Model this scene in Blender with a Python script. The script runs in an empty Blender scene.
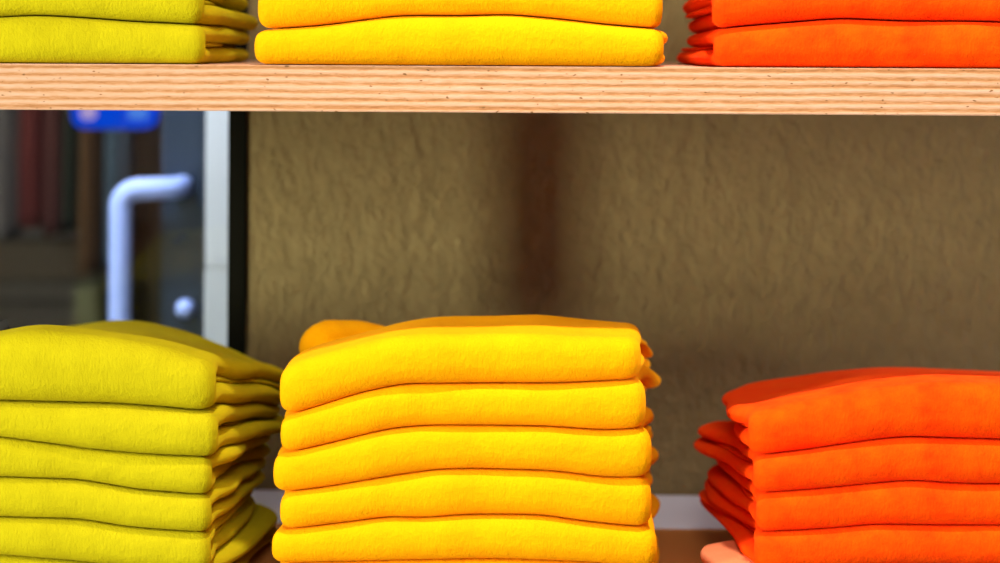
import bpy, bmesh, math, random
import numpy as np
from mathutils import Vector, Euler, Matrix

S = bpy.context.scene
COL = S.collection
PI = math.pi

# ------------------------------------------------------------------ camera
F = 1876.0
YAW = math.radians(2.0)
ROLL = math.radians(-0.29)
DIST = 1.34
ZH = 1.412
HOR = 48.6
cam_loc = Vector((DIST * math.tan(YAW), -DIST, ZH))
cam_rot = (Matrix.Rotation(YAW, 3, 'Z') @ Matrix.Rotation(PI / 2, 3, 'X') @ Matrix.Rotation(-ROLL, 3, 'Z'))
cd = bpy.data.cameras.new('camera')
cam = bpy.data.objects.new('camera', cd)
COL.objects.link(cam)
cam.matrix_world = Matrix.Translation(cam_loc) @ cam_rot.to_4x4()
cd.sensor_width = 36.0
cd.lens = F / 1000.0 * 36.0
cd.shift_y = -(281.5 - HOR) / 1000.0
cd.clip_start = 0.05
cd.dof.use_dof = True
cd.dof.focus_distance = DIST + 0.01
cd.dof.aperture_fstop = 3.6
S.camera = cam


def at(px, py, y=0.0):
    """the point where the line of sight through a pixel meets the upright plane at depth y"""
    v = cam_rot @ Vector(((px - 500.0) / F, (HOR - py) / F, -1.0))
    t = (y - cam_loc.y) / v.y
    return cam_loc + v * t


# ------------------------------------------------------------------ materials
def new_mat(name):
    m = bpy.data.materials.new(name)
    m.use_nodes = True
    return m, m.node_tree.nodes, m.node_tree.links, m.node_tree.nodes['Principled BSDF']


def plain(name, col, rough=0.6, metallic=0.0, spec=0.5):
    m, N, L, b = new_mat(name)
    b.inputs['Base Color'].default_value = (*col, 1)
    b.inputs['Roughness'].default_value = rough
    b.inputs['Metallic'].default_value = metallic
    b.inputs['Specular IOR Level'].default_value = spec
    return m


def noise(N, L, vec, scale, detail=3, rough=0.6, dist=0.0):
    n = N.new('ShaderNodeTexNoise')
    n.inputs['Scale'].default_value = scale
    n.inputs['Detail'].default_value = detail
    n.inputs['Roughness'].default_value = rough
    n.inputs['Distortion'].default_value = dist
    L.new(vec, n.inputs['Vector'])
    return n


def mapping(N, L, scale=(1, 1, 1), loc=(0, 0, 0), kind='Object'):
    t = N.new('ShaderNodeTexCoord')
    mp = N.new('ShaderNodeMapping')
    mp.inputs['Scale'].default_value = scale
    mp.inputs['Location'].default_value = loc
    L.new(t.outputs[kind], mp.inputs['Vector'])
    return mp.outputs['Vector']


def ramp(N, L, fac, stops):
    r = N.new('ShaderNodeValToRGB')
    e = r.color_ramp.elements
    while len(e) > len(stops):
        e.remove(e[-1])
    while len(e) < len(stops):
        e.new(0.5)
    for i, (p, c) in enumerate(stops):
        e[i].position = p
        e[i].color = (*c, 1) if len(c) == 3 else c
    L.new(fac, r.inputs['Fac'])
    return r


def math_node(N, L, op, a, b=None):
    n = N.new('ShaderNodeMath')
    n.operation = op
    for i, v in enumerate((a, b)):
        if v is None:
            continue
        if isinstance(v, (int, float)):
            n.inputs[i].default_value = v
        else:
            L.new(v, n.inputs[i])
    return n.outputs[0]


def fabric(name, col, col2, sheen=0.25):
    """brushed cotton knit: fine columns of stitches under a fuzzy nap"""
    m, N, L, b = new_mat(name)
    v = mapping(N, L)
    big = noise(N, L, v, 45, 3, 0.6)
    r = ramp(N, L, big.outputs['Fac'], [(0.3, col2), (0.7, col)])
    L.new(r.outputs['Color'], b.inputs['Base Color'])
    b.inputs['Roughness'].default_value = 0.95
    b.inputs['Specular IOR Level'].default_value = 0.08
    b.inputs['Sheen Weight'].default_value = sheen
    b.inputs['Sheen Roughness'].default_value = 0.5
    b.inputs['Sheen Tint'].default_value = (*[min(1, c * 1.0 + 0.02) for c in col], 1)
    # stitches
    vs = mapping(N, L, (1.0, 1.0, 0.30))
    st = noise(N, L, vs, 620, 2, 0.5)
    nap = noise(N, L, v, 1100, 3, 0.7)
    lump = noise(N, L, v, 170, 4, 0.65)
    h = math_node(N, L, 'MULTIPLY', st.outputs['Fac'], 0.5)
    h2 = math_node(N, L, 'MULTIPLY', nap.outputs['Fac'], 0.35)
    h3 = math_node(N, L, 'MULTIPLY', lump.outputs['Fac'], 0.9)
    hh = math_node(N, L, 'ADD', math_node(N, L, 'ADD', h, h2), h3)
    bp = N.new('ShaderNodeBump')
    bp.inputs['Strength'].default_value = 0.62
    bp.inputs['Distance'].default_value = 0.0016
    L.new(hh, bp.inputs['Height'])
    L.new(bp.outputs['Normal'], b.inputs['Normal'])
    return m


M = {}
M['lime'] = fabric('lime_fabric', (0.57, 0.485, 0.005), (0.50, 0.42, 0.004))
M['yellow'] = fabric('yellow_fabric', (1.0, 0.445, 0.0), (0.97, 0.385, 0.0))
M['orange'] = fabric('orange_fabric', (1.0, 0.088, 0.0), (1.0, 0.045, 0.0))
M['peach'] = fabric('peach_fabric', (0.74, 0.24, 0.11), (0.70, 0.21, 0.09))


def plywood():
    m, N, L, b = new_mat('plywood')
    t = N.new('ShaderNodeTexCoord')
    sep = N.new('ShaderNodeSeparateXYZ')
    L.new(t.outputs['Object'], sep.inputs[0])
    # wobble of the glue lines along the length
    vw = mapping(N, L, (7, 3, 3))
    wob = noise(N, L, vw, 1.0, 2)
    zz = math_node(N, L, 'ADD', sep.outputs['Z'], math_node(N, L, 'MULTIPLY', wob.outputs['Fac'], 0.0022))
    ph = math_node(N, L, 'MULTIPLY', zz, 2 * PI / 0.00560)
    sn = math_node(N, L, 'SINE', ph)
    vb = mapping(N, L, (2.5, 2.5, 330))
    bnd = noise(N, L, vb, 1.0, 2, 0.5)
    ply = math_node(N, L, 'ADD', math_node(N, L, 'MULTIPLY', sn, 0.27), 0.56)
    ply = math_node(N, L, 'ADD', ply, math_node(N, L, 'MULTIPLY', math_node(N, L, 'SUBTRACT', bnd.outputs['Fac'], 0.5), 0.55))
    vf = mapping(N, L, (55, 55, 480))
    fib = noise(N, L, vf, 1.0, 5, 0.7, 0.3)
    vg = mapping(N, L, (120, 120, 900))
    fib2 = noise(N, L, vg, 1.0, 4, 0.7)
    mix = math_node(N, L, 'ADD', ply, math_node(N, L, 'MULTIPLY', math_node(N, L, 'SUBTRACT', fib.outputs['Fac'], 0.5), 0.95))
    mix = math_node(N, L, 'ADD', mix, math_node(N, L, 'MULTIPLY', math_node(N, L, 'SUBTRACT', fib2.outputs['Fac'], 0.5), 0.7))
    r = ramp(N, L, mix, [(0.0, (0.30, 0.11, 0.035)), (0.35, (0.50, 0.23, 0.095)), (0.62, (0.63, 0.35, 0.21)), (1.0, (0.69, 0.425, 0.31))])
    # small dark pits in the end grain
    vp = mapping(N, L, (200, 200, 420))
    pit = noise(N, L, vp, 1.0, 1, 0.4)
    pr = ramp(N, L, pit.outputs['Fac'], [(0.69, (0, 0, 0)), (0.75, (1, 1, 1))])
    mx = N.new('ShaderNodeMix')
    mx.data_type = 'RGBA'
    L.new(pr.outputs['Color'], mx.inputs['Factor'])
    L.new(r.outputs['Color'], mx.inputs[6])
    mx.inputs[7].default_value = (0.22, 0.10, 0.035, 1)
    L.new(mx.outputs[2], b.inputs['Base Color'])
    b.inputs['Roughness'].default_value = 0.65
    b.inputs['Specular IOR Level'].default_value = 0.25
    bp = N.new('ShaderNodeBump')
    bp.inputs['Strength'].default_value = 0.5
    bp.inputs['Distance'].default_value = 0.0007
    L.new(mix, bp.inputs['Height'])
    L.new(bp.outputs['Normal'], b.inputs['Normal'])
    return m


M['plywood'] = plywood()


def plaster():
    m, N, L, b = new_mat('olive_plaster')
    v = mapping(N, L, (1.25, 1.0, 0.8))
    big = noise(N, L, v, 6, 4, 0.55)
    fine = noise(N, L, v, 60, 4, 0.6, 0.6)
    s = math_node(N, L, 'ADD', math_node(N, L, 'MULTIPLY', big.outputs['Fac'], 0.6), math_node(N, L, 'MULTIPLY', fine.outputs['Fac'], 0.4))
    r = ramp(N, L, s, [(0.3, (0.225, 0.165, 0.068)), (0.7, (0.30, 0.225, 0.099))])
    L.new(r.outputs['Color'], b.inputs['Base Color'])
    b.inputs['Roughness'].default_value = 0.85
    b.inputs['Specular IOR Level'].default_value = 0.2
    a = noise(N, L, v, 62, 6, 0.68, 0.35)
    c = noise(N, L, v, 150, 3, 0.6, 0.5)
    h = math_node(N, L, 'ADD', a.outputs['Fac'], math_node(N, L, 'MULTIPLY', c.outputs['Fac'], 0.25))
    bp = N.new('ShaderNodeBump')
    bp.inputs['Strength'].default_value = 0.9
    bp.inputs['Distance'].default_value = 0.012
    L.new(h, bp.inputs['Height'])
    L.new(bp.outputs['Normal'], b.inputs['Normal'])
    return m


M['plaster'] = plaster()
M['white'] = plain('white_paint', (0.74, 0.77, 0.88), 0.5)
M['jamb'] = plain('white_jamb_paint', (0.80, 0.84, 0.88), 0.45)
M['shaded_wood'] = plain('brown_shaded_wood', (0.50, 0.20, 0.05), 0.5)  # lower board: shade and orange bounce between the stacks put into its colour
M['black'] = plain('black_paint', (0.004, 0.004, 0.002), 0.6, spec=0.05)
M['navy'] = plain('navy_paint', (0.007, 0.020, 0.042), 0.5)
M['dark_wood'] = plain('dark_wood', (0.10, 0.065, 0.045), 0.6)
M['steel'] = plain('satin_steel', (0.40, 0.52, 1.0), 0.35)
M['concrete'] = plain('grey_floor', (0.16, 0.14, 0.12), 0.7)
M['label'] = plain('black_label', (0.01, 0.01, 0.01), 0.8)
M['dim'] = plain('dark_room_paint', (0.045, 0.036, 0.03), 0.9)


def emit(name, col, st):
    m, N, L, b = new_mat(name)
    b.inputs['Base Color'].default_value = (*[c * 0.05 for c in col], 1)
    b.inputs['Specular IOR Level'].default_value = 0.0
    b.inputs['Emission Color'].default_value = (*col, 1)
    b.inputs['Emission Strength'].default_value = st
    return m


M['blue'] = emit('blue_sign_light', (0.0, 0.062, 0.70), 0.85)
M['pink'] = emit('pale_sign_light', (0.55, 0.42, 0.80), 0.7)
M['sky'] = emit('pale_blue_sign_light', (0.08, 0.25, 0.85), 0.8)


def glass():
    m, N, L, b = new_mat('window_glass')
    b.inputs['Base Color'].default_value = (0.95, 0.97, 0.97, 1)
    b.inputs['Roughness'].default_value = 0.0
    b.inputs['IOR'].default_value = 1.45
    b.inputs['Transmission Weight'].default_value = 1.0
    return m


M['glass'] = glass()


# ------------------------------------------------------------------ helpers
def link(name, me, mat=None, parent=None):
    o = bpy.data.objects.new(name, me)
    COL.objects.link(o)
    if mat is not None:
        me.materials.append(mat)
    if parent is not None:
        o.parent = parent
    return o


def tag(o, label=None, cat=None, group=None, kind=None):
    if label: o['label'] = label
    if cat: o['category'] = cat
    if group: o['group'] = group
    if kind: o['kind'] = kind
    return o


def empty(name, loc):
    o = bpy.data.objects.new(name, None)
    o.empty_display_size = 0.02
    o.location = loc
    COL.objects.link(o)
    return o


def boxes_mesh(name, boxes, bev=0.001, seg=2):
    bm = bmesh.new()
    for (x0, x1, y0, y1, z0, z1) in boxes:
        r = bmesh.ops.create_cube(bm, size=1.0)
        for v in r['verts']:
            v.co = Vector(((x0 + x1) / 2 + v.co.x * (x1 - x0), (y0 + y1) / 2 + v.co.y * (y1 - y0), (z0 + z1) / 2 + v.co.z * (z1 - z0)))
    if bev:
        bmesh.ops.bevel(bm, geom=bm.edges[:], offset=bev, segments=seg, affect='EDGES')
    me = bpy.data.meshes.new(name)
    bm.to_mesh(me)
    bm.free()
    return me


def box(name, b, mat, parent=None, bev=0.001):
    return link(name, boxes_mesh(name, [b], bev), mat, parent)


def tube_mesh(name, pts, rad, n=20):
    pts = [Vector(p) for p in pts]
    bm = bmesh.new()
    rings = []
    up = Vector((0, 1, 0))
    for i, p in enumerate(pts):
        d = (pts[min(i + 1, len(pts) - 1)] - pts[max(i - 1, 0)]).normalized()
        a = d.cross(up)
        if a.length < 1e-3:
            a = d.cross(Vector((1, 0, 0)))
        a.normalize()
        b = d.cross(a).normalized()
        rings.append([bm.verts.new(p + (a * math.cos(2 * PI * k / n) + b * math.sin(2 * PI * k / n)) * rad) for k in range(n)])
    for r0, r1 in zip(rings, rings[1:]):
        for k in range(n):
            bm.faces.new((r0[k], r0[(k + 1) % n], r1[(k + 1) % n], r1[k]))
    bm.faces.new(rings[0][::-1])
    bm.faces.new(rings[-1])
    bmesh.ops.recalc_face_normals(bm, faces=bm.faces[:])
    me = bpy.data.meshes.new(name)
    bm.to_mesh(me)
    bm.free()
    for p in me.polygons:
        p.use_smooth = True
    return me


# ------------------------------------------------------------------ cloth sheets
class Wob:
    """smooth one- and two-dimensional wander"""
    def __init__(self, seed):
        r = np.random.RandomState(seed)
        self.f = r.uniform(0.5, 1.0, 6) * np.array([3, 6, 10, 16, 24, 34])
        self.p = r.uniform(0, 2 * PI, 6)
        self.a = r.uniform(0.6, 1.0, 6) * np.array([1, .8, .55, .35, .2, .12])
        self.th = r.uniform(0, PI, 6)

    def one(self, t):
        return sum(a * np.sin(2 * PI * f * t + p) for a, f, p in zip(self.a, self.f, self.p)) / 2.0

    def two(self, x, y):
        s = 0
        for a, f, p, th in zip(self.a, self.f, self.p, self.th):
            s = s + a * np.sin(2 * PI * f * (x * math.cos(th) + y * math.sin(th)) + p)
        return s / 2.0


def sstep(a, b, x):
    t = np.clip((x - a) / (b - a), 0, 1)
    return t * t * (3 - 2 * t)


def rim(d, r):
    q = np.clip(d / r, 0, 1)
    return np.sqrt(np.clip(1 - (1 - q) ** 2, 0, 1))


def thick_sheet(P, h):
    """closed mesh around the sheet P (nu, ns, 3) with half thickness h (nu, ns)"""
    du = np.gradient(P, axis=0)
    ds = np.gradient(P, axis=1)
    N = np.cross(du, ds)
    N /= (np.linalg.norm(N, axis=2, keepdims=True) + 1e-12)
    A = P + N * h[..., None]
    B = P - N * h[..., None]
    nu, ns = h.shape
    verts = np.concatenate([A.reshape(-1, 3), B.reshape(-1, 3)])
    off = nu * ns
    faces = []
    idx = lambda i, j: i * ns + j
    for i in range(nu - 1):
        for j in range(ns - 1):
            a, b, c, d = idx(i, j), idx(i + 1, j), idx(i + 1, j + 1), idx(i, j + 1)
            faces.append((a, b, c, d))
            faces.append((off + d, off + c, off + b, off + a))
    for i in range(nu - 1):
        for j in (0, ns - 1):
            a, b = idx(i, j), idx(i + 1, j)
            faces.append((a, b, off + b, off + a) if j else (b, a, off + a, off + b))
    for j in range(ns - 1):
        for i in (0, nu - 1):
            a, b = idx(i, j), idx(i, j + 1)
            faces.append((a, b, off + b, off + a) if i == 0 else (b, a, off + a, off + b))
    return verts, faces


def sheet_obj(name, P, h, mat, parent, origin):
    verts, faces = thick_sheet(P, h)
    verts = verts - np.array(origin)
    me = bpy.data.meshes.new(name)
    me.from_pydata(verts.tolist(), [], faces)
    bm = bmesh.new()
    bm.from_mesh(me)
    bmesh.ops.remove_doubles(bm, verts=bm.verts[:], dist=2e-5)
    bmesh.ops.recalc_face_normals(bm, faces=bm.faces[:])
    bm.to_mesh(me)
    bm.free()
    for p in me.polygons:
        p.use_smooth = True
    return link(name, me, mat, parent)


def edge_samples(n, width, r):
    """0..1 samples crowded into both rims"""
    k = 7
    a = [r / width * (1 - math.cos(PI / 2 * i / k)) for i in range(k)]
    mid = np.linspace(r / width, 1 - r / width, n)
    return np.concatenate([a, mid, [1 - x for x in a[::-1]]])


class Pile:
    """a stack of folded tops. interfaces: traced lines (px, py) from the lowest one up, on the plane of the front faces"""
    def __init__(self, base_z, lines, ends, drop, seed, yf, depth=0.27, flare=0.016):
        self.base = base_z
        self.n = len(lines)
        self.seed = seed
        self.yf = yf
        self.depth = depth
        self.flare = flare
        self.X = np.linspace(-0.6, 0.6, 601)
        self.Z = [np.full(601, base_z)]
        for ln in lines:
            pts = [at(px, py, 0.032 if (ln is lines[-1] and ln[0][1] > 100) else 0.013) for px, py in ln]
            xs = [p.x for p in pts]; zs = [p.z for p in pts]
            z = np.interp(self.X, xs, zs)
            k = np.exp(-0.5 * (np.arange(-15, 16) / 4.5) ** 2); k /= k.sum()
            zp = np.pad(z, 15, mode='edge')
            self.Z.append(np.convolve(zp, k, 'valid'))
        self.top_mean = float(np.mean(self.Z[-1]))
        self.ends = [(at(a, 300, 0).x, at(b, 300, 0).x) for a, b in ends]
        self.drop = drop
        self.w = [Wob(seed * 31 + i) for i in range(self.n + 1)]

    def z(self, k, X, y):
        zf = np.interp(X, self.X, self.Z[k])
        H = self.top_mean - self.base
        d = self.drop(X, y) / H
        amp = 0.0013 * min(k, 3) / 3 * sstep(0.02, 0.10, y)
        return self.base + (zf - self.base) * (1 + d) + (amp * self.w[k].two(X * 0.6, y * 0.6) if k else 0)

    def pos(self, k, X, y, w):
        g = 0.0003 + 0.0007 * (1 - sstep(0.012, 0.045, y))     # the rolled fronts leave a hairline between them
        zb = self.z(k, X, y) + g
        zt = self.z(k + 1, X, y) - g
        return zb + (zt - zb) * w


def make_sweater(pile, k, mat, label, group, cat='sweater', name='folded_sweater', extra_flare=(0, 0), detail=True, lft=True, rgt=True):
    sd = pile.seed * 100 + k * 7
    xl0, xr0 = pile.ends[k]
    yf = pile.yf[k]
    Dp = pile.depth + 0.012 * math.sin(sd)
    xm = (xl0 + xr0) / 2
    root = empty(name, (xm, yf + Dp / 2, float(pile.z(k, np.array(xm), np.array(yf)))))
    tag(root, label, cat, group)
    org = tuple(root.location)
    wl, wr, wsurf, wl2, wr2 = (Wob(sd + i) for i in range(5))
    t = float(np.mean(pile.z(k + 1, np.linspace(xl0, xr0, 9), 0.0) - pile.z(k, np.linspace(xl0, xr0, 9), 0.0)))
    a = 0.44                       # share of the thickness one outer layer takes
    R = 0.38 * t
    # path: top flap from the back to the front, round the fold, bottom flap to the back
    ys, ws = [], []
    flat = yf + R + (Dp - R) * (np.linspace(1, 0, 42) ** 1.35)
    for y in flat[:-1]:
        ys.append(y); ws.append(1 - a / 2)
    n = 2.6
    for f in np.linspace(90, -90, 33):
        c, s = math.cos(math.radians(f)), math.sin(math.radians(f))
        ys.append(yf + a * t / 2 + (R - a * t / 2) * (1 - abs(c) ** (2 / n)))
        ws.append(0.5 + (0.5 - a / 2) * math.copysign(abs(s) ** (2 / n), s))
    for y in flat[::-1][1:]:
        ys.append(y); ws.append(a / 2)
    ys = np.array(ys); ws = np.array(ws)
    ns = len(ys)
    top = (np.arange(ns) < ns / 2).astype(float)
    dy = ys - yf
    fr = sstep(0.012, 0.06, dy)
    fl = pile.flare * sstep(0.0, 0.22, dy)
    el = xl0 - (fl + extra_flare[0] * sstep(0.03, 0.2, dy)) + fr * 0.011 * np.where(top > 0, wl.one(dy * 0.45), wl2.one(dy * 0.45 + 3)) + (0.004 if top is None else 0)
    er = xr0 + (fl + extra_flare[1] * sstep(0.03, 0.2, dy)) + fr * 0.011 * np.where(top > 0, wr.one(dy * 0.45), wr2.one(dy * 0.45 + 3))
    # slight bow of the front's side ends
    rc = 0.030 * (1 - np.sqrt(np.clip(1 - (np.clip(dy - (Dp - 0.045), 0, 0.045) / 0.045) ** 2, 0, 1)))
    el = el + rc; er = er - rc
    bow = 0.0016 * (1 - ((ws - 0.5) / 0.5) ** 2) * (1 - fr)
    el = el - bow; er = er + bow
    W = xr0 - xl0
    r = a * t * 0.62
    u = edge_samples(84 if detail else 40, W, r)
    U, _ = np.meshgrid(u, ys, indexing='ij')
    X = el[None, :] + U * (er - el)[None, :]
    Y = np.repeat(ys[None, :], len(u), 0).copy()
    Wt = np.repeat(ws[None, :], len(u), 0)
    # small wander of the front fold in depth
    face = np.exp(-(dy / 0.02) ** 2)[None, :]
    Y += face * (0.0018 * wsurf.one(X * 0.8 + 2) + 0.0007 * wsurf.two(X * 2.2, Wt * 0.05))
    # the corners of the fold turn back a little
    dcorner = np.minimum(X - el[None, :], er[None, :] - X)
    Y += face * 0.0035 * np.exp(-dcorner / 0.006)
    Z = pile.pos(k, X, dy * 0 + Y, Wt)
    P = np.stack([X, Y, Z], -1)
    tloc = pile.z(k + 1, X, Y) - pile.z(k, X, Y)
    h = np.clip(a * tloc / 2, 0.001, 1)
    d_end = np.minimum(U, 1 - U) * W
    h = h * rim(d_end + 1e-6, r)
    d_back = (yf + Dp) - Y
    h = h * (0.15 + 0.85 * rim(np.clip(d_back, 0, 1) + 1e-6, 0.006))
    if k == pile.n - 1:
        # softly rumpled top surface, no more than a couple of millimetres
        P[..., 2] += (top[None, :] * sstep(0.015, 0.05, dy)[None, :]) * 0.0016 * wsurf.two(X * 1.3, Y * 1.3)
    sheet_obj('body', P, h, mat, root, org)
    # the folds tucked inside, showing at both sides
    for q, (w0, w1) in enumerate(((0.445, 0.555),)):
        wa, wb, wc = Wob(sd + 11 + q), Wob(sd + 17 + q), Wob(sd + 23 + q)
        ny = 46
        v = edge_samples(ny, Dp, 0.004)
        y0 = yf + R * 0.9 + 0.004 * q
        y1 = yf + Dp - 0.006 - 0.006 * q
        yy = y0 + (y1 - y0) * v
        dyy = yy - yf
        f2 = sstep(0.01, 0.07, dyy)
        prot = -0.004 + 0.006 * (wa.one(0.3) > 0)
        fl2 = pile.flare * sstep(0.0, 0.2, dyy)
        eL = xl0 + 0.004 - fl2 - extra_flare[0] * 0.8 * sstep(0.03, 0.2, dyy) - f2 * (prot + 0.012 * wa.one(dyy * 0.45))
        eR = xr0 - 0.004 + fl2 + extra_flare[1] * 0.8 * sstep(0.03, 0.2, dyy) + f2 * (prot + 0.012 * wb.one(dyy * 0.45))
        rc = 0.034 * (1 - np.sqrt(np.clip(1 - (np.clip(dyy - (Dp - 0.055), 0, 0.049) / 0.049) ** 2, 0, 1)))
        eL = eL + rc; eR = eR - rc
        rr = 0.5 * (w1 - w0) * t
        uu = edge_samples(30, W, rr * 1.3)
        UU, _ = np.meshgrid(uu, yy, indexing='ij')
        XX = eL[None, :] + UU * (eR - eL)[None, :]
        YY = np.repeat(yy[None, :], len(uu), 0)
        wm = (w0 + w1) / 2
        ZZ = pile.pos(k, XX, YY, wm)
        PP = np.stack([XX, YY, ZZ], -1)
        tl = (pile.z(k + 1, XX, YY) - pile.z(k, XX, YY))
        hh = (w1 - w0) * tl * 0.5 * 0.98
        hh = hh * rim(np.minimum(UU, 1 - UU) * W + 1e-6, rr * 1.3)
        hh = hh * rim(np.minimum(v, 1 - v)[None, :] * Dp + 4e-4, 0.004)
        sheet_obj('inner_fold', PP, hh, mat, root, org)
    return root


# ------------------------------------------------------------------ setting
WALL_Y = 0.40
up_top_z = at(500, 66.2, 0).z
up_bot_z = at(500, 112.7, 0).z
LOW_Z = 1.0
xw = at(246, 300, WALL_Y).x
xf = at(228, 300, WALL_Y).x
o = box('wall_back', (xw, 2.6, WALL_Y, WALL_Y + 0.12, 0, 2.7), M['plaster'], None, 0.002); tag(o, kind='structure')
o = box('floor', (-3.5, 2.6, -3.2, 4.2, -0.05, 0), M['concrete'], None, 0); tag(o, kind='structure')
o = box('trim_1', (xw + 0.001, 1.2, 0.279, WALL_Y - 0.0005, LOW_Z - 0.05, LOW_Z), M['white'], None, 0.0015); tag(o, kind='structure')
# window left of the wall
win = empty('window_1', ((xf - 0.9), WALL_Y + 0.03, 0.0)); tag(win, kind='structure')
wx = win.location.x
fr = boxes_mesh('window_frame', [(xf - wx, xw - wx, -0.034, 0.03, 0.0, 2.6), (-1.0, xf - wx, -0.03, 0.03, 0.0, 0.09), (-1.0, xf - wx, -0.03, 0.03, 2.51, 2.6)], 0.001)
link('window_frame', fr, M['black'], win)
link('window_pane', boxes_mesh('window_pane', [(-1.0, xf - wx, -0.003, 0.003, 0.09, 2.51)], 0), M['glass'], win)

# ------------------------------------------------------------------ shelving unit
unit = empty('shelving_unit', (0, 0.2, 0))
tag(unit, 'pale plywood shelving unit carrying the lime, yellow and orange sweater stacks', 'shelves')
def ub(name, b, mat, bev=0.0012, z0=0.0):
    """box given in world coordinates, its own origin at height z0"""
    me = boxes_mesh(name, [(b[0], b[1], b[2] - 0.2, b[3] - 0.2, b[4] - z0, b[5] - z0)], bev)
    ob = link(name, me, mat, unit); ob.location.z = z0
    return ob
ub('shelf_board', (-0.60, 0.60, 0.0, 0.397, up_bot_z, up_top_z), M['plywood'], 0.0008, up_bot_z)
ub('shelf_board', (-0.60, 0.60, 0.0, 0.397, up_top_z + 0.37, up_top_z + 0.4035), M['plywood'], 0.0008, up_top_z + 0.37)
ub('shelf_board', (-0.60, 0.60, 0.0, 0.277, LOW_Z - 0.0335, LOW_Z), M['shaded_wood'], 0.0008, LOW_Z - 0.0335)
SHADOW_POST = (-0.482, -0.430, -0.021, -0.001)  # unseen front left upright, added to cast the shadow band on the wall
for sx in (-1, 1):
    x0, x1 = (SHADOW_POST[0], SHADOW_POST[1]) if sx < 0 else (0.56, 0.59)
    ub('upright', (x0, x1, SHADOW_POST[2], SHADOW_POST[3], 0, 1.95), M['plywood'])
for sx in (-1, 1):
    x0 = 0.601 if sx > 0 else -0.649
    ub('upright', (x0, x0 + 0.048, 0.18, 0.224, 0, 1.95), M['plywood'])

# ------------------------------------------------------------------ the stacks
def L(*p):
    return list(p)

lime_low = Pile(LOW_Z, [
    L((-60, 552), (0, 553.5), (60, 558), (105, 563), (205, 570)),
    L((-60, 515), (0, 516), (84, 517.7), (130, 526), (205, 531)),
    L((-60, 475), (0, 476), (84, 479), (140, 489), (205, 494)),
    L((-60, 433), (0, 435.5), (93, 448), (150, 453), (210, 456)),
    L((-60, 400), (0, 401), (120, 404), (180, 409), (212, 412)),
    L((-60, 338), (0, 332), (35, 324), (60, 326), (120, 333), (170, 342), (212, 357)),
], [(-92, 208), (-88, 207), (-90, 208), (-89, 208), (-86, 214), (-88, 211)],
    lambda X, y: -0.013 * sstep(0.03, 0.11, y) - (0.014 + 0.020 * sstep(-0.32, -0.19, X)) * sstep(0.09, 0.26, y),
    3, [0.003, 0.001, 0.0, 0.0015, 0.0, 0.0], 0.262, 0.010)

yel_low = Pile(LOW_Z, [
    L((274, 562), (360, 560), (420, 558), (500, 557), (580, 560), (655, 566)),
    L((284, 529), (333, 523), (389, 516), (427, 517.5), (460, 514), (540, 514), (581, 520), (637, 526), (655, 527)),
    L((280, 492), (324, 487), (380, 477), (436, 469), (470, 468), (553, 470), (609, 477), (648, 476)),
    L((286, 453), (333, 442), (389, 428), (427, 425), (480, 424.6), (553, 426), (609, 430), (642, 427)),
    L((283, 417), (315, 407), (357, 393), (403, 383), (480, 383), (553, 383), (637, 379)),
    L((281, 370), (301, 356), (347, 343), (394, 331), (427, 328), (470, 329), (539, 328), (572, 331), (635, 332)),
], [(275, 654), (274, 656), (282, 650), (275, 650), (282, 644), (281, 639)],
    lambda X, y: -0.001 * sstep(0.035, 0.10, y) - 0.022 * sstep(0.09, 0.25, y) - 0.012 * sstep(0.02, 0.11, np.abs(X - 0.0)) * sstep(0.06, 0.2, y),
    5, [0.001, 0.0, 0.0015, 0.0005, 0.001, 0.001], 0.255, 0.012)

ora_low = Pile(LOW_Z, [
    L((750, 571), (820, 567), (880, 563), (937, 562), (1000, 563), (1120, 565)),
    L((761, 531), (831, 527), (877, 523), (937, 524), (1000, 524), (1120, 525)),
    L((761, 492), (824, 487), (877, 482), (914, 479), (952, 482), (1000, 483), (1120, 485)),
    L((756, 456), (812, 449), (869, 440), (907, 436), (960, 438), (1000, 439), (1120, 443)),
    L((754, 407), (793, 396), (830, 389), (869, 382), (937, 375), (1000, 377), (1120, 385)),
], [(762, 1130), (759, 1132), (761, 1135), (758, 1130), (753, 1128)],
    lambda X, y: -0.011 * sstep(0.025, 0.11, y) - 0.016 * sstep(0.10, 0.25, y),
    8, [0.002, 0.0, 0.0005, 0.0, 0.0005], 0.262, 0.012)

lime_up = Pile(up_top_z, [
    L((-60, 21), (0, 17), (39, 15), (90, 18), (135, 21.6), (180, 23.4), (199, 25)),
    L((-60, -24), (0, -26), (60, -27), (199, -22)),
], [(-92, 199), (-90, 197)],
    lambda X, y: -0.006 * sstep(0.05, 0.25, y), 11, [0.001, 0.003], 0.26, 0.001)
yel_up = Pile(up_top_z, [
    L((256, 30), (320, 26), (400, 15.5), (468, 16), (508, 14.4), (560, 19), (610, 25), (660, 29)),
    L((256, -12), (330, -18), (500, -25), (600, -20), (660, -14)),
], [(255, 660), (258, 659)],
    lambda X, y: -0.006 * sstep(0.05, 0.25, y), 13, [-0.004, -0.001], 0.25, 0.006)
ora_up = Pile(up_top_z, [
    L((712, 30), (740, 26), (780, 23), (840, 18), (904, 21), (972, 21), (1000, 22), (1120, 26)),
    L((700, -14), (840, -24), (1000, -22), (1120, -18)),
], [(716, 1125), (714, 1122)],
    lambda X, y: -0.006 * sstep(0.05, 0.25, y), 17, [0.001, 0.0], 0.255, 0.010)

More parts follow.
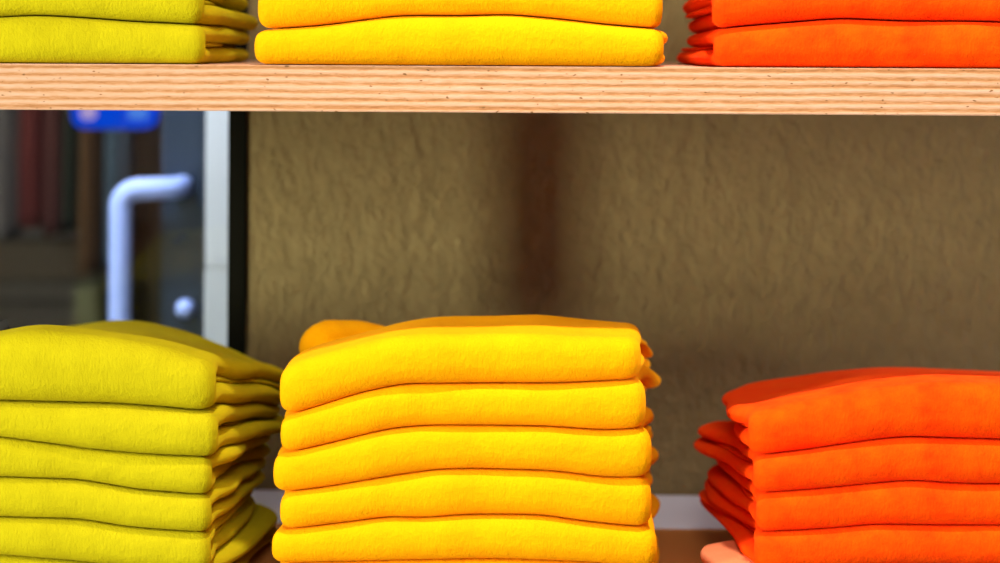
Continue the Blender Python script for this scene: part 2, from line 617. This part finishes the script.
g = 'lime sweaters in the stack on the lower shelf'
lab = ['lowest lime green sweater of the lower left stack, only its top edge showing',
       'second lime green sweater from the bottom of the lower left stack',
       'third lime green sweater from the bottom of the lower left stack',
       'lime green sweater in the lower left stack, third one down from its top',
       'lime green sweater directly under the topmost one in the lower left stack',
       'topmost lime green sweater of the lower left stack with dark neck label']
fl = (0.006, -0.004, -0.010, -0.004, 0.014, 0.018)
S_lime = [make_sweater(lime_low, k, M['lime'], lab[k], g, extra_flare=(0, fl[k])) for k in range(6)]
g = 'yellow sweaters in the stack on the lower shelf'
lab = ['lowest yellow sweater of the lower middle stack, barely showing at its upper edge',
       'second yellow sweater from the bottom of the lower middle stack',
       'third yellow sweater from the bottom of the lower middle stack',
       'yellow sweater in the lower middle stack, third one down from its top',
       'yellow sweater directly under the topmost one in the lower middle stack',
       'topmost yellow sweater of the lower middle stack with shaded sleeve roll behind']
fl = (0.0, 0.0, 0.002, 0.002, 0.004, 0.007)
S_yel = [make_sweater(yel_low, k, M['yellow'], lab[k], g, extra_flare=(-0.008, fl[k])) for k in range(6)]
def flap(root, name, pile, k, x0, x1, y0, y1, w, th, mat, r=0.012):
    u = edge_samples(26, x1 - x0, 0.004); v = edge_samples(26, y1 - y0, 0.004)
    U, V = np.meshgrid(u, v, indexing='ij')
    q = np.clip(1 - U, 0, 1)
    # rounded corner in plan at the far outer end
    X = x0 + 0.022 * (1 - V) * (1 - U) + (x1 - x0) * U + (1 - U) * r * np.clip((V - 0.6) / 0.4, 0, 1) ** 2 * 1.2
    Y = y0 + (y1 - y0) * V
    Z = pile.pos(k, X, Y, w) - 0.006 * (1 - U) ** 2
    h = 0.5 * th * rim(np.minimum(U, 1 - U) * (x1 - x0) + 1e-6, 0.004) * rim(np.minimum(V, 1 - V) * (y1 - y0) + 1e-4, 0.004)
    return sheet_obj(name, np.stack([X, Y, Z], -1), h, mat, root, tuple(root.location))


g = 'orange sweaters in the stack on the lower shelf'
S_peach = make_sweater(ora_low, 0, M['peach'], 'pale peach sweater lying at the bottom under the lower orange stack', None, extra_flare=(-0.010, 0))
flap(S_peach, 'sleeve', ora_low, 0, 0.143, 0.205, 0.012, 0.104, 0.98, 0.009, M['peach'])
lab = [None, 'lowest orange sweater of the lower right stack, lying on the peach one',
       'orange sweater second from the bottom in the lower right stack',
       'orange sweater directly under the topmost one in the lower right stack',
       'topmost orange sweater of the lower right stack with rumpled shaded top']
fl = (0, 0.012, 0.008, 0.014, -0.014)
S_ora = [make_sweater(ora_low, k, M['orange'], lab[k], g, extra_flare=(fl[k], 0)) for k in range(1, 5)]
for pile, mat, cn, pl in ((lime_up, 'lime', 'lime green', 'left'), (yel_up, 'yellow', 'yellow', 'middle'), (ora_up, 'orange', 'orange', 'right')):
    g = '%s sweaters on the upper shelf' % cn
    ef = (-0.008, -0.010) if mat == 'yellow' else (0, 0)
    make_sweater(pile, 0, M[mat], 'bottom %s sweater resting directly on the upper plywood shelf' % cn, g, extra_flare=ef)
    make_sweater(pile, 1, M[mat], 'upper of the two %s sweaters on the top plywood shelf' % cn, g, extra_flare=ef)


# sleeve roll at the back left of the top yellow sweater
def roll(root, name, pts, rads, mat, squash=0.75):
    org = np.array(root.location)
    n, m = 24, 40
    pts = np.array(pts, float); rads = np.array(rads, float)
    tt = np.linspace(0, 1, len(pts))
    ti = (1 - np.cos(np.linspace(0, PI, m))) / 2
    C = np.stack([np.interp(ti, tt, pts[:, i]) for i in range(3)], -1)
    k = np.exp(-0.5 * (np.arange(-4, 5) / 2.0) ** 2); k /= k.sum()
    for i in range(3):
        C[:, i] = np.convolve(np.pad(C[:, i], 4, mode='edge'), k, 'valid')
    Rr = np.interp(ti, tt, rads) * np.sqrt(np.clip(1 - (2 * ti - 1) ** 6, 0, 1))
    w = Wob(77)
    verts, faces = [], []
    D = np.gradient(C, axis=0)
    for i in range(m):
        d = D[i] / (np.linalg.norm(D[i]) + 1e-9)
        a = np.cross(d, (0, 0, 1)); a /= (np.linalg.norm(a) + 1e-9)
        b = np.cross(a, d)
        for j in range(n):
            f = 2 * PI * j / n
            rr = Rr[i] * (1 + 0.06 * w.one(ti[i] * 0.1 + 0.02 * math.sin(f)))
            verts.append(tuple(C[i] + a * math.cos(f) * rr + b * math.sin(f) * rr * squash - org))
    for i in range(m - 1):
        for j in range(n):
            faces.append((i * n + j, i * n + (j + 1) % n, (i + 1) * n + (j + 1) % n, (i + 1) * n + j))
    me = bpy.data.meshes.new(name)
    me.from_pydata(verts, [], faces)
    bm = bmesh.new(); bm.from_mesh(me)
    bmesh.ops.remove_doubles(bm, verts=bm.verts[:], dist=1e-5)
    bmesh.ops.holes_fill(bm, edges=bm.edges[:])
    bmesh.ops.recalc_face_normals(bm, faces=bm.faces[:])
    bm.to_mesh(me); bm.free()
    for p in me.polygons: p.use_smooth = True
    return link(name, me, mat, root)


def surf(pile, px, y):
    """a point on the top surface of a pile at depth y under pixel column px"""
    X = at(px, 300, y).x
    return X, float(pile.z(pile.n, np.array(X), np.array(y)))


pts = []
for px, py, y in ((309, 352, 0.15), (328, 347, 0.17), (356, 347, 0.185), (410, 352, 0.20)):
    p = at(px, py, y); pts.append((p.x, p.y, p.z))
roll(S_yel[5], 'rolled_sleeve', pts, (0.018, 0.0225, 0.022, 0.018), M['yellow'], 1.0)

# neck label of the top lime sweater, at the edge of the frame
p = at(1, 327, 0.09)
lo = box('neck_label', (-0.012, 0.006, -0.006, 0.006, -0.0006, 0.0006), M['label'], S_lime[5], 0.0003)
lo.location = Vector((p.x, p.y, p.z)) - S_lime[5].location
lo.rotation_euler = (0.5, -0.5, 0.2)
lo['label'] = 'small black neck label'

# ------------------------------------------------------------------ door and things seen through the glass
def pbox(name, px0, px1, py0, py1, y, dep, mat, parent=None, bev=0.002):
    a = at(px0, py0, y); b = at(px1, py1, y)
    ox, oy, oz = parent.location if parent else (0, 0, 0)
    return box(name, (a.x - ox, b.x - ox, y - oy, y + dep - oy, b.z - oz, a.z - oz), mat, parent, bev)

dj = empty('door_1', (at(216, 300, 0.66).x, 0.66, 0)); tag(dj, kind='structure')
a = at(204.5, 300, 0.66); b = at(233, 300, 0.66)
zj = at(220, 268, 0.66).z
ox = dj.location.x
link('door_frame', boxes_mesh('door_frame', [(a.x - ox, b.x - ox, 0, 0.05, 0, zj - 0.0006), (a.x - ox + 0.0006, b.x - ox, 0, 0.05, zj + 0.0006, 2.5), (a.x - ox + 0.003, b.x - ox, 0.003, 0.05, zj - 0.002, zj + 0.002)], 0.0015), M['jamb'], dj)

dy0 = 0.80
leaf = empty('glass_door', (at(180, 300, dy0).x, dy0, 0)); tag(leaf, 'navy edged shop door standing open behind the window, with a bent pull handle', 'door')
lx = leaf.location.x
x0 = at(160, 300, dy0).x - lx; x1 = at(207, 300, dy0).x - lx
link('door_stile', boxes_mesh('door_stile', [(x0, x1, 0, 0.09, 0.02, 2.2)], 0.004), M['navy'], leaf)
link('door_panel', boxes_mesh('door_panel', [(x0 + 0.014, x1 - 0.014, 0.09, 0.75, 0.02, 2.2)], 0.002), M['dark_wood'], leaf)
# handle
hp = []
ys = dy0 - 0.03
c0 = at(175, 188, ys); c1 = at(140, 189, ys); c2 = at(121, 207, ys); c3 = at(119.5, 420, ys)
hp.append(c0 + Vector((0.004, 0.045, 0)))
hp.append(c0 + Vector((0.002, 0.012, 0)))
hp.append(c0)
hp.append(c1)
for q in np.linspace(0.1, 1, 9):
    aa = q * PI / 2
    hp.append(Vector((c1.x + (c2.x - c1.x) * math.sin(aa), ys, c1.z + (c2.z - c1.z) * (1 - math.cos(aa)))))
hp.append(c3)
hp.append(c3 + Vector((0.0, 0, -0.02)))
hp.append(Vector((c1.x, ys, c3.z - 0.045)))
hp.append(Vector((c0.x, ys, c3.z - 0.045)))
hp.append(Vector((c0.x, ys + 0.045, c3.z - 0.045)))
me = tube_mesh('handle', [h - leaf.location for h in hp], 0.0128)
link('handle', me, M['steel'], leaf)['label'] = 'pale steel pull handle'
# round lock cover
pc = at(186, 308, dy0)
bm = bmesh.new()
bmesh.ops.create_cone(bm, cap_ends=True, segments=32, radius1=0.0115, radius2=0.0095, depth=0.012)
bmesh.ops.rotate(bm, verts=bm.verts[:], matrix=Matrix.Rotation(PI / 2, 3, 'X'))
bmesh.ops.bevel(bm, geom=bm.edges[:], offset=0.001, segments=2, affect='EDGES')
me = bpy.data.meshes.new('lock_cover'); bm.to_mesh(me); bm.free()
for q in me.polygons: q.use_smooth = True
lk = link('lock_cover', me, M['steel'], leaf)
lk.location = pc - leaf.location + Vector((0, -0.006, 0))

# blue sign
sy = 1.2
a = at(72, 78, sy); b = at(156, 129, sy)
sg = empty('blue_sign', ((a.x + b.x) / 2, sy, (a.z + b.z) / 2)); tag(sg, 'glowing blue rounded sign in the dark shop behind the window', 'sign')
def pill(w, h, r, d, y):
    bm = bmesh.new()
    vs = []
    for cx, cz, a0 in ((w / 2 - r, h / 2 - r, 0), (-w / 2 + r, h / 2 - r, 90), (-w / 2 + r, -h / 2 + r, 180), (w / 2 - r, -h / 2 + r, 270)):
        for q in range(9):
            t = math.radians(a0 + q * 90 / 8)
            vs.append(bm.verts.new((cx + r * math.cos(t), y, cz + r * math.sin(t))))
    f = bm.faces.new(vs)
    e = bmesh.ops.extrude_face_region(bm, geom=[f])
    bmesh.ops.translate(bm, verts=[v for v in e['geom'] if isinstance(v, bmesh.types.BMVert)], vec=(0, d, 0))
    bmesh.ops.recalc_face_normals(bm, faces=bm.faces[:])
    me = bpy.data.meshes.new('pill'); bm.to_mesh(me); bm.free()
    return me
link('sign_panel', pill(b.x - a.x, a.z - b.z, 0.018, 0.02, 0), M['blue'], sg)
q = link('sign_mark', pill(0.022, 0.020, 0.008, 0.004, 0), M['pink'], sg); q.location = (-0.034, -0.0045, -0.012)
q['label'] = 'pale pink mark'
q = link('sign_mark', pill(0.026, 0.016, 0.004, 0.004, 0), M['sky'], sg); q.location = (0.034, -0.0045, -0.013)
q['label'] = 'pale blue mark'

# garments hanging in the dark
def coat(name, px0, px1, pyb, y, col, seed, label, cat):
    a = at(px0, pyb, y); b = at(px1, pyb, y)
    zt = 1.62
    xm, w = (a.x + b.x) / 2, (b.x - a.x) / 2
    r = empty(name, (xm, y, a.z)); tag(r, label, cat, 'dark garments hanging behind the window')
    n, m = 64, 26
    wv = Wob(seed)
    bm = bmesh.new(); rings = []
    for j in range(m):
        t = j / (m - 1)
        z = (zt - a.z) * t
        ww = w * (1.0 if t < 0.82 else 1.0 - 0.75 * ((t - 0.82) / 0.18) ** 1.6)
        dd = 0.05 * (1 - 0.5 * t)
        ring = []
        for i in range(n):
            f = 2 * PI * i / n
            k = 1 + 0.16 * (1 - t) * math.sin(7 * f + seed) + 0.05 * math.sin(3 * f + 5 * t + seed)
            ring.append(bm.verts.new((ww * math.cos(f) * (0.97 + 0.03 * k), dd * math.sin(f) * k, z + 0.004 * math.sin(3 * f + seed) * (j == 0))))
        rings.append(ring)
    for r0, r1 in zip(rings, rings[1:]):
        for i in range(n):
            bm.faces.new((r0[i], r0[(i + 1) % n], r1[(i + 1) % n], r1[i]))
    bm.faces.new(rings[0][::-1]); bm.faces.new(rings[-1])
    me = bpy.data.meshes.new('garment'); bm.to_mesh(me); bm.free()
    for p in me.polygons: p.use_smooth = True
    link('cloth_body', me, plain(name + '_cloth', col, 0.9, spec=0.1), r)
    hk = [(0, 0, zt - a.z - 0.004), (0, 0, zt - a.z + 0.05)]
    for q in range(9):
        t = q * PI / 8
        hk.append((0.0085 - 0.0085 * math.cos(t), 0, zt - a.z + 0.05 + 0.0085 * math.sin(t)))
    link('hanger_hook', tube_mesh('hanger_hook', hk, 0.0022, 8), M['steel'], r)
    return r

coat('hanging_coat', -40, 21, 236, 1.62, (0.085, 0.075, 0.066), 1, 'grey brown garment hanging at the far left edge behind the window', 'coat')
coat('hanging_coat', 22, 46, 224, 1.60, (0.10, 0.022, 0.018), 2, 'dark red garment hanging left of the brownish red one', 'coat')
coat('hanging_coat', 47, 66, 232, 1.61, (0.085, 0.03, 0.024), 3, 'brownish red garment hanging beside the dark green one', 'coat')
coat('hanging_coat', 67, 81, 228, 1.62, (0.03, 0.036, 0.022), 4, 'dark green garment hanging between the red and brown ones', 'coat')
coat('hanging_coat', 82, 101, 270, 1.60, (0.10, 0.052, 0.022), 5, 'dark brown garment hanging under the left part of the blue sign', 'coat')
coat('hanging_coat', 106, 133, 262, 1.62, (0.06, 0.085, 0.105), 6, 'slate blue garment hanging behind the bent door handle', 'coat')
r = empty('clothes_rail', (at(60, 100, 1.61).x, 1.61, 1.70)); tag(r, 'dark horizontal rail holding the hanging garments behind the window', 'rail')
z_r = 1.62 + 0.05 + 0.0085 - 0.0022 - 0.0052
r.location.z = z_r
link('rail_tube', tube_mesh('rail_tube', [(-0.4, 0, 0), (0.25, 0, 0)], 0.005, 12), M['black'], r)
link('rail_support', tube_mesh('rail_support', [(-0.4, 0.0, 0), (-0.4, 0, -z_r)], 0.012, 12), M['black'], r)
link('rail_support', tube_mesh('rail_support', [(0.25, 0.0, 0), (0.25, 0, -z_r)], 0.012, 12), M['black'], r)

# low cabinet with boards behind the garments
cb = empty('wooden_cabinet', (at(20, 300, 1.9).x, 1.9, 0)); tag(cb, 'dim brown wooden cabinet low behind the hanging garments', 'cabinet')
for (y0p, y1p, c, nm) in ((214, 238, (0.13, 0.115, 0.11), 'cabinet_top'), (239, 281, (0.095, 0.068, 0.046), 'board'), (282, 300, (0.105, 0.088, 0.075), 'board'), (301, 345, (0.08, 0.064, 0.054), 'board'), (346, 400, (0.09, 0.07, 0.055), 'board')):
    pbox(nm, -90, 104, y0p, y1p, 1.9 - (0.02 if nm == 'cabinet_top' else 0), 0.35, plain('cabinet_' + str(y0p), c, 0.8), cb, 0.002)
a = at(-90, 400, 1.9); b = at(104, 400, 1.9)
link('plinth', boxes_mesh('plinth', [(a.x - cb.location.x, b.x - cb.location.x, 0.02, 0.33, 0, a.z)], 0.002), M['dark_wood'], cb)
o = pbox('storage_box', 74, 101, 284, 345, 1.70, 0.16, plain('olive_board', (0.12, 0.115, 0.045), 0.8), None, 0.004)
tag(o, 'dull olive green storage box standing in front of the dim brown cabinet', 'box')
a = at(70, 345, 1.68); b = at(106, 345, 1.68)
st = empty('stool', ((a.x + b.x) / 2, 1.78, 0)); tag(st, 'dark stool holding up the olive green storage box', 'stool')
hw = (b.x - a.x) / 2
link('stool_seat', boxes_mesh('stool_seat', [(-hw, hw, -0.1, 0.1, a.z - 0.022, a.z - 0.001)], 0.004), M['dark_wood'], st)
for sx in (-1, 1):
    for sy_ in (-1, 1):
        link('leg', tube_mesh('leg', [(sx * (hw - 0.012), sy_ * 0.08, 0), (sx * (hw - 0.016), sy_ * 0.075, a.z - 0.02)], 0.008, 10), M['dark_wood'], st)
o = box('wall_far', (-3.5, 2.6, 3.2, 3.3, 0, 2.7), M['dim'], None, 0); tag(o, kind='structure')

# ------------------------------------------------------------------ light
def area(name, loc, target, size, power, col=(1, 1, 1), size_y=None):
    l = bpy.data.lights.new(name, 'AREA')
    l.energy = power; l.color = col
    l.shape = 'RECTANGLE' if size_y else 'DISK'
    l.size = size
    if size_y: l.size_y = size_y
    o = bpy.data.objects.new(name, l); COL.objects.link(o)
    o.location = loc
    o.rotation_euler = (Vector(target) - Vector(loc)).to_track_quat('-Z', 'Y').to_euler()
    return o

sl = bpy.data.lights.new('ceiling_spot_light', 'SPOT')
sl.energy = 210; sl.color = (1.0, 0.88, 0.74); sl.spot_size = math.radians(40); sl.spot_blend = 1.0; sl.shadow_soft_size = 0.05
so = bpy.data.objects.new('ceiling_spot_light', sl); COL.objects.link(so)
so.location = (0.18, -0.50, 3.05)
so.rotation_euler = (Vector((0.24, -0.02, 1.3)) - so.location).to_track_quat('-Z', 'Y').to_euler()
area('shop_front_light', (0.40, -2.4, 3.0), (0.1, 0.1, 1.2), 1.5, 61, (1.0, 0.91, 0.80), 1.1)
area('side_lamp_light', (-2.645, -1.89, 1.46), (0.1, 0.4, 1.28), 0.19, 140, (0.98, 1.0, 0.78), 1.2)
area('jamb_fill_light', (-0.62, 0.49, 1.90), (-0.33, 0.76, 1.25), 0.15, 13.0, (0.72, 0.82, 1.0))  # added out of view to brighten the door jamb and handle
area('back_room_ceiling_light', (-0.7, 1.0, 2.6), (-0.55, 1.8, 1.2), 0.5, 8.0, (1.0, 0.85, 0.72))

area('ledge_fill_light', (1.35, 0.34, 1.30), (0.1, 0.335, 1.0), 0.10, 9.0, (0.80, 0.88, 1.0))  # bluish fill added out of view to brighten the white rear ledge

w = bpy.data.worlds.new('world'); S.world = w
w.use_nodes = True
w.node_tree.nodes['Background'].inputs[0].default_value = (0.95, 0.93, 0.95, 1)
w.node_tree.nodes['Background'].inputs[1].default_value = 0.04

S.view_settings.view_transform = 'Standard'
S.view_settings.look = 'None'
S.view_settings.gamma = 1
S.view_settings.exposure = 0.0
S.view_settings.use_curve_mapping = False
